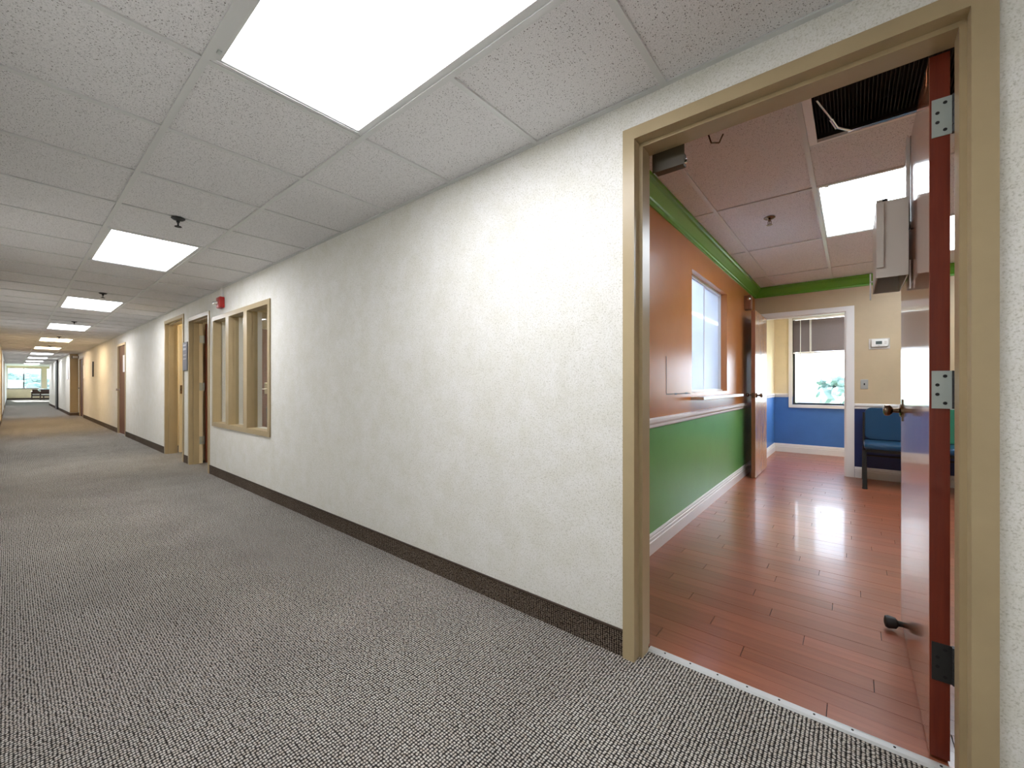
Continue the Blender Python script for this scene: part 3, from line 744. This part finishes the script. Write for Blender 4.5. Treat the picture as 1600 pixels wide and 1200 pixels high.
# ------------------------------------------------------------------ three-light corridor window and the office behind it
wx0, wx1, wz0, wz1 = WIN
fw = .05
win = empty('window_1', ((wx0+wx1)/2, YW, wz0), 'tan steel window of three tall lights in the corridor wall', 'window', kind='structure')
mb = MB().box(wx0-fw, wx0, 1.598, 1.69, wz0-fw, wz1+fw).box(wx1, wx1+fw, 1.598, 1.69, wz0-fw, wz1+fw)
mb.box(wx0, wx1, 1.598, 1.69, wz1, wz1+fw).box(wx0, wx1, 1.598, 1.69, wz0-fw, wz0)
obj('frame', mb, M_tan, win)
ms = [-5.60, -5.02]
for m_ in ms:
    mu = obj('mullion', MB().box(m_-.05, m_+.05, 1.598, 1.645, wz0, wz1).box(m_-.042, m_+.042, 1.645, 1.705, wz0, wz1), M_tan, win)
    obj('inner_face', MB().box(m_-.042, m_+.042, 1.7055, 1.750, wz0, wz1), M_white, mu)
obj('sill', MB().box(wx0, wx1, 1.69, 1.77, wz0-.02, wz0), M_white, win)
obj('inner_face', MB().box(wx0-.05, wx0+.004, 1.695, 1.750, wz0, wz1), M_white, win)
xs = [wx0]+[q for m_ in ms for q in (m_-.042, m_+.042)]+[wx1]
for a, b in ((xs[0], xs[1]), (xs[2], xs[3]), (xs[4], xs[5])):
    obj('pane', MB().box(a, b, 1.672, 1.677, wz0, wz1), M_glass, win)
oy = 4.6
tag(obj('wall_office', MB().box(-7.58, -7.46, YR, oy, 0, RZ).box(-7.46, -3.6, oy, oy+.1, 0, RZ).box(-3.6, -3.5, YR, oy, 0, RZ), M_cream), 'cream walls of the office behind the three-light window', 'wall', kind='structure')
tag(obj('wall_office_front', wall_x(MB(), -7.46, -3.6, YR-.06, YR, RZ, [(D_A2[0]-.02, D_A2[1]+.02, 0, D_A2[2]+.02), (wx0-.055, wx1+.055, wz0-.02, wz1+.04)]), M_cream), 'cream inner face of the office wall', 'wall', kind='structure')
tag(obj('ceiling_office', MB().box(-9.8, -3.5, YR-.06, oy+.1, RZ+.014, RZ+.05), M_whitewall), 'ceiling of the offices beside the corridor', 'ceiling', kind='structure')
tag(obj('floor_office', MB().box(-9.8, -3.5, 1.712, oy+.1, -.05, 0), M_carpet), 'carpeted office floor beyond the open doors', 'floor', kind='structure')
troffer(-6.0, -4.8, 2.9, 3.5, RZ, M_lensyellow, 'ceiling light inside the office behind the three-light window', 'office lights')
# office door, opened square into the office
XA = -7.215
d = empty('door_3', (XA, 1.78, 0), 'red-brown wooden office door standing open beside the three-light window', 'door', kind='structure')
obj('leaf', MB().box(XA, XA+.044, 1.795, 2.66, .012, 2.005), M_doorbrown, d)
obj('edge_strip', MB().box(XA+.001, XA+.0445, 1.790, 1.795, .013, 2.004), M_dooredge, d)['label'] = 'bright red stained edge'
obj('lever_plate', MB().cbox(XA+.044, XA+.052, 2.55, 2.60, .98, 1.16, .003), M_chrome, d)
obj('lever', MB().tube((XA+.048, 2.575, 1.06), (XA+.095, 2.575, 1.06), .010).tube((XA+.09, 2.575, 1.06), (XA+.09, 2.48, 1.06), .009), M_chrome, d, True)
for z in (1.78, 1.10, .33):
    obj('hinge', MB().box(XA-.003, XA+.001, 1.722, 1.766, z-.055, z+.055).tube((XA+.008, 1.775, z-.055), (XA+.008, 1.775, z+.055), .007), M_metal, d)
oc = make_chair('black office chair seen low through the three-light window', M_bfab, M_bfab, group='office chairs')
oc.location = (-6.25, 2.5, 0); oc.rotation_euler = (0, 0, PI*.5)

# second office
tag(obj('wall_office_two', MB().box(-9.8, -9.7, YR, oy, 0, RZ).box(-9.7, -7.58, 3.6, 3.7, 0, RZ), M_cream), 'cream walls behind the door left of the plaque', 'wall', kind='structure')
tag(obj('wall_office_two_front', wall_x(MB(), -9.8, -7.46, YR-.06, YR, RZ, [(D_A1[0]-.02, D_A1[1]+.02, 0, D_A1[2]+.02)]), M_cream), 'cream inner face of the second office wall', 'wall', kind='structure')
troffer(-9.2, -8.0, 2.2, 2.8, RZ, M_lensyellow, 'yellowish ceiling light inside the second office', 'office lights')
d = empty('door_4', (-8.58, 1.78, 0), 'pale cream office door standing open left of the slate plaque', 'door', kind='structure')
obj('leaf', MB().box(-8.625, -8.581, 1.775, 2.66, .012, 2.10), M_doorcream, d)
obj('lever', MB().tube((-8.581, 1.805, 1.05), (-8.52, 1.805, 1.05), .014).tube((-8.525, 1.805, 1.05), (-8.525, 1.93, 1.05), .011).cbox(-8.581, -8.572, 1.785, 1.835, .98, 1.12, .002), M_bronze, d)
obj('kick_panel', MB().box(-8.581, -8.575, 1.835, 2.60, .24, .98), M_signblue, d)['label'] = 'dark grey lower panel'

# closed doors further on
def closed_door(n, dd, label, paper=None):
    x0, x1, h = dd
    d = empty('door_%d' % n, ((x0+x1)/2, 1.74, 0), label, 'door', kind='structure')
    obj('leaf', MB().box(x0+.003, x1-.003, 1.630, 1.649, .01, h-.003), M_doordark, d)
    obj('knob', MB().lathe((x0+.09, 1.630, 1.02), (0, -1, 0), [(0, .03), (.01, .03), (.012, .012), (.04, .012), (.05, .026), (.07, .026), (.075, .01)], 14), M_chrome, d, True)
    return d
closed_door(5, D_C, 'brown wooden door set back beside the paper notice')
closed_door(6, D_D, 'farthest brown wooden door in the warm-lit wall')

# ------------------------------------------------------------------ wall things in the corridor
c = empty('fire_alarm', (-5.75, YW, 2.09), 'red fire alarm strobe high on the wall above the three-light window', 'alarm')
obj('body', MB().cbox(-5.86, -5.72, YW-.055, YW-.001, 2.035, 2.165, .012), M_red, c, True)
obj('strobe_lens', MB().cbox(-5.83, -5.75, YW-.10, YW-.055, 2.075, 2.105, .006), M_chrome, c, True)
obj('raceway', MB().box(-5.80, -5.755, YW-.022, YW-.001, 2.165, CZ-.002), M_white, c)
c = empty('directory_sign', (-7.42, YW, 1.5), 'slate-blue directory plaque with pale lines between the two office doors', 'sign')
sx0, sx1 = -7.52, -7.295
obj('plate', MB().cbox(sx0, sx1, YW-.018, YW-.001, 1.335, 1.735, .003), M_signblue, c)
obj('border', MB().box(sx0-.006, sx1+.006, YW-.012, YW-.002, 1.328, 1.335).box(sx0-.006, sx1+.006, YW-.012, YW-.002, 1.735, 1.742).box(sx0-.006, sx0, YW-.012, YW-.002, 1.335, 1.735).box(sx1, sx1+.006, YW-.012, YW-.002, 1.335, 1.735), M_dark, c)
for z, hh in ((1.695, .022), (1.64, .03), (1.555, .010), (1.50, .012)):
    obj('text_strip', MB().box(sx0+.03, sx1-.05, YW-.0195, YW-.018, z-hh/2, z+hh/2), M_signtext, c)
c = obj('paper_notice', MB().box(-12.78, -12.42, 1.625, 1.6295, 1.42, 1.80), M_paper); tag(c, 'white paper notice taped to the brown recessed door', 'notice')
c = empty('room_sign', (-17.9, YW, 1.6), 'narrow white and dark room sign on the warm-lit wall', 'sign')
obj('plate', MB().box(-18.15, -17.85, YW-.02, YW-.001, 1.40, 1.82), M_paper, c)
obj('border', MB().box(-17.85, -17.78, YW-.03, YW-.001, 1.38, 1.84), M_dark, c)
c = obj('sign_plate', MB().box(-20.4, -20.1, YW-.02, YW-.001, 1.35, 1.80), M_paper); tag(c, 'white sign plate right beside the farthest brown door', 'sign')
c = obj('sign_plate', MB().box(XE-1.1, XE-.5, YE-.02, YE-.001, 1.35, 1.85), M_paper); tag(c, 'white sign plate on the pale far wall past the tan end panel', 'sign')
c = empty('exit_sign', (XE+.9, 1.45, 2.2), 'small lit sign under the ceiling by the farthest door', 'sign')
obj('housing', MB().cbox(XE+.35, XE+.39, 1.42, 1.60, 2.10, 2.20, .004), M_dark, c)
obj('face', MB().box(XE+.39, XE+.394, 1.44, 1.58, 2.11, 2.19), M_paper, c)
c = empty('door_7', (-28.8, YE, 0), 'narrow black double-leaf edge held open against the far wall', 'door', kind='structure')
obj('leaf', MB().box(-29.1, -28.1, YE-.05, YE-.008, .01, 2.12), M_dark, c)
obj('head', MB().box(-29.15, -28.05, YE-.06, YE-.001, 2.12, CZ-.003), M_dark, c)
# frames on the left wall, a sliver at the picture's edge
for i, x in enumerate((-20.5, -29.0)):
    n_ = 13+i
    o = obj('trim_%d' % n_, MB().box(x-.05, x, YL, YL+.015, 0, 2.16).box(x+.95, x+1.0, YL, YL+.015, 0, 2.16).box(x, x+.95, YL, YL+.015, 2.11, 2.16), M_tan)
    tag(o, ['tan door frame on the left corridor wall at the picture edge', 'second tan door frame on the left corridor wall, farther on'][i], 'door frame', kind='structure')
    d = empty('door_%d' % (8+i), (x+.47, YL, 0), ['brown door in the left corridor wall at the picture edge', 'second brown door in the left corridor wall'][i], 'door', kind='structure')
    obj('leaf', MB().box(x, x+.95, YL, YL+.006, .01, 2.11), M_doorbrown, d)

# ------------------------------------------------------------------ lounge at the far end
EX = -50.0; LZ = 2.62
FW = (-.16, 1.60, .87, 2.47)
SW = (1.86, 2.06, .35, 2.47)
mb = wall_y(MB(), -.3, 6, EX-.15, EX, 0, LZ, [FW, SW])
tag(obj('wall_end', mb, M_cream), 'tan wall under the big window at the far end', 'wall', kind='structure')
tag(obj('wall_lounge', wall_x(MB(), EX, XEND, 6, 6.1, LZ, [(-49, -37, .9, 2.45)]).box(XEND, XEND+.1, YR, 6.1, 0, LZ), M_whitewall), 'side walls of the far lounge', 'wall', kind='structure')
tag(obj('ceiling_lounge', MB().box(EX-.15, XEND, YL-.12, 6.1, LZ, LZ+.05).box(XEND, XEND+.05, YL, YE, CZ+.03, LZ+.05), M_whitewall), 'ceiling of the far lounge', 'ceiling', kind='structure')
tag(obj('baseboard_end', MB().box(EX, EX+.012, YL, 5.9, 0, .13), M_binding), 'dark baseboard under the far window', 'baseboard', kind='structure')
w4 = empty('window_4', (EX, .7, .87), 'wide bright window at the far end of the corridor', 'window', kind='structure')
a, b, c_, e = FW
obj('frame', MB().box(EX-.08, EX-.02, a, a+.06, c_, e).box(EX-.08, EX-.02, b-.06, b, c_, e).box(EX-.08, EX-.02, a+.06, b-.06, c_, c_+.06).box(EX-.08, EX-.02, a+.06, b-.06, e-.06, e), M_alu, w4)
obj('mullion', MB().box(EX-.08, EX-.01, .64, .70, c_+.06, e-.06), M_dark, w4)
obj('pane', MB().box(EX-.055, EX-.05, a+.06, .64, c_+.06, e-.06), M_glass, w4)
obj('pane', MB().box(EX-.055, EX-.05, .70, b-.06, c_+.06, e-.06), M_glass, w4)
obj('sill', MB().box(EX-.02, EX+.05, a-.02, b+.02, c_-.03, c_), M_dark, w4)
w5 = empty('window_5', (EX, 1.96, .35), 'narrow bright pane right of the big far window', 'window', kind='structure')
a, b, c_, e = SW
obj('frame', MB().box(EX-.08, EX-.02, a, a+.04, c_, e).box(EX-.08, EX-.02, b-.04, b, c_, e).box(EX-.08, EX-.02, a+.04, b-.04, c_, c_+.04).box(EX-.08, EX-.02, a+.04, b-.04, e-.04, e), M_alu, w5)
obj('pane', MB().box(EX-.055, EX-.05, a+.04, b-.04, c_+.04, e-.04), M_glass, w5)
w6 = empty('window_added', (-43, 6, .9), 'added side window letting sky light into the far lounge, out of sight', 'window', kind='structure')  # unseen opening added to bring daylight into the dark lounge
obj('frame', MB().box(-49, -48.94, 6.02, 6.08, .9, 2.45).box(-37.06, -37, 6.02, 6.08, .9, 2.45).box(-48.94, -37.06, 6.02, 6.08, .9, .96).box(-48.94, -37.06, 6.02, 6.08, 2.39, 2.45), M_alu, w6)
obj('pane', MB().box(-48.94, -37.06, 6.05, 6.055, .96, 2.39), M_glass, w6)
def lounge_chair(x, y, rz, label):
    r = empty('lounge_armchair', (0, 0, 0), label, 'armchair', 'armchairs below the far window')
    for sx in (-1, 1):
        for yy_ in (-.30, .30): obj('leg', MB().box(sx*.30-.025, sx*.30+.025, yy_-.025, yy_+.025, 0, .62), M_darkwood, r)
        obj('arm', MB().cbox(sx*.30-.035, sx*.30+.035, -.34, .34, .62, .66, .008), M_darkwood, r)
        obj('side_rail', MB().box(sx*.30-.02, sx*.30+.02, -.275, .275, .30, .36), M_darkwood, r)
    obj('back_rail', MB().box(-.275, .275, .28, .32, .30, .80), M_darkwood, r)
    obj('front_rail', MB().box(-.275, .275, -.32, -.28, .28, .36), M_darkwood, r)
    obj('seat_cushion', MB().cbox(-.27, .27, -.28, .27, .36, .46, .03), M_creamcush, r, True)
    r.location = (x, y, 0); r.rotation_euler = (0, 0, rz); return r
lounge_chair(-48.6, 1.35, PI/2, 'dark wood armchair left of the pair below the far window')
lounge_chair(-47.6, 1.75, PI/2, 'dark wood armchair right of the pair, nearer the corridor')
p = obj('pillow', MB().cbox(-48.42, -48.08, 1.35, 1.95, .665, .86, .07), M_palecush, None, True, base=(-48.25, 1.65, .66))
tag(p, 'pale teal pillow lying on top of the armchairs below the far window', 'pillow')

# ------------------------------------------------------------------ outdoors
tag(obj('ground', MB().box(-260, 260, -260, 260, -5.2, -5.0), M_grass), 'grassy ground far below the windows', 'ground', kind='structure')
tag(obj('wall_outside_pilaster', MB().box(-.74, -.51, 8.75, 9.15, -5, 6), M_conc), 'white exterior pilaster outside the far window', 'pilaster', kind='structure')
def tree(x, y, top, rad, label, seed):
    rnd = random.Random(seed)
    r = empty('tree', (x, y, -5), label, 'tree', 'trees outside the windows')
    obj('trunk', MB().tube((x, y, -5), (x, y, top-rad*1.2), rad*.09, rad*.05, n=8), M_darkwood, r)
    mb = MB()
    for i in range(90):
        a = rnd.uniform(0, 2*PI); q = rnd.uniform(0, 1)**.5*rad*.8; hz = rnd.uniform(-1.0, 0)
        s = rad*(rnd.uniform(.12, .25) if i > 12 else .48); q *= 1 if i > 12 else .75; cz = top-s+hz*(rad*1.1)
        bm = bmesh.new(); bmesh.ops.create_icosphere(bm, subdivisions=2, radius=s)
        for v_ in bm.verts:
            k_ = 1+rnd.uniform(-.22, .22); v_.co = Vector((x+q*math.cos(a)*(1+hz*-.1), y+q*math.sin(a), cz))+v_.co*k_
        bm.verts.index_update(); mb.add([v_.co[:] for v_ in bm.verts], [[v_.index for v_ in f.verts] for f in bm.faces]); bm.free()
    obj('crown', mb, M_leaf, r)
tree(-1.0, 42, 1.9, 1.9, 'hazy round tree outside the far room window', 3)
tree(1.4, 46, 1.2, 1.9, 'lower hazy tree at the right of the far room window', 4)
tl = ['hazy tree at the left of the corridor-end window', 'hazy tree left of centre in the corridor-end window', 'tallest hazy tree right of the window mullion', 'hazy tree at the right side of the corridor-end window', 'hazy low tree filling the middle of the corridor-end window']
for i, (x, y, top, rad) in enumerate(((-140, -3.0, 4.2, 3.6), (-125, 2.2, 3.6, 3.2), (-110, 7.2, 3.6, 2.8), (-102, 3.0, 1.6, 2.2), (-94, 7.4, .9, 2.0))):
    tree(x, y, top, rad, tl[i], 20+i)
c = empty('building', (-82, 0, -5), 'pale low building seen in the left of the corridor-end window', 'building')
obj('walls', MB().box(-84, -80, -2.5, 1.0, -5, 1.55), M_conc, c)
obj('roof', MB().box(-84.2, -79.7, -2.7, 1.2, 1.55, 1.75), M_conc, c)
obj('window_band', MB().box(-80, -79.95, -2.2, .9, .55, .75), M_glass, c)
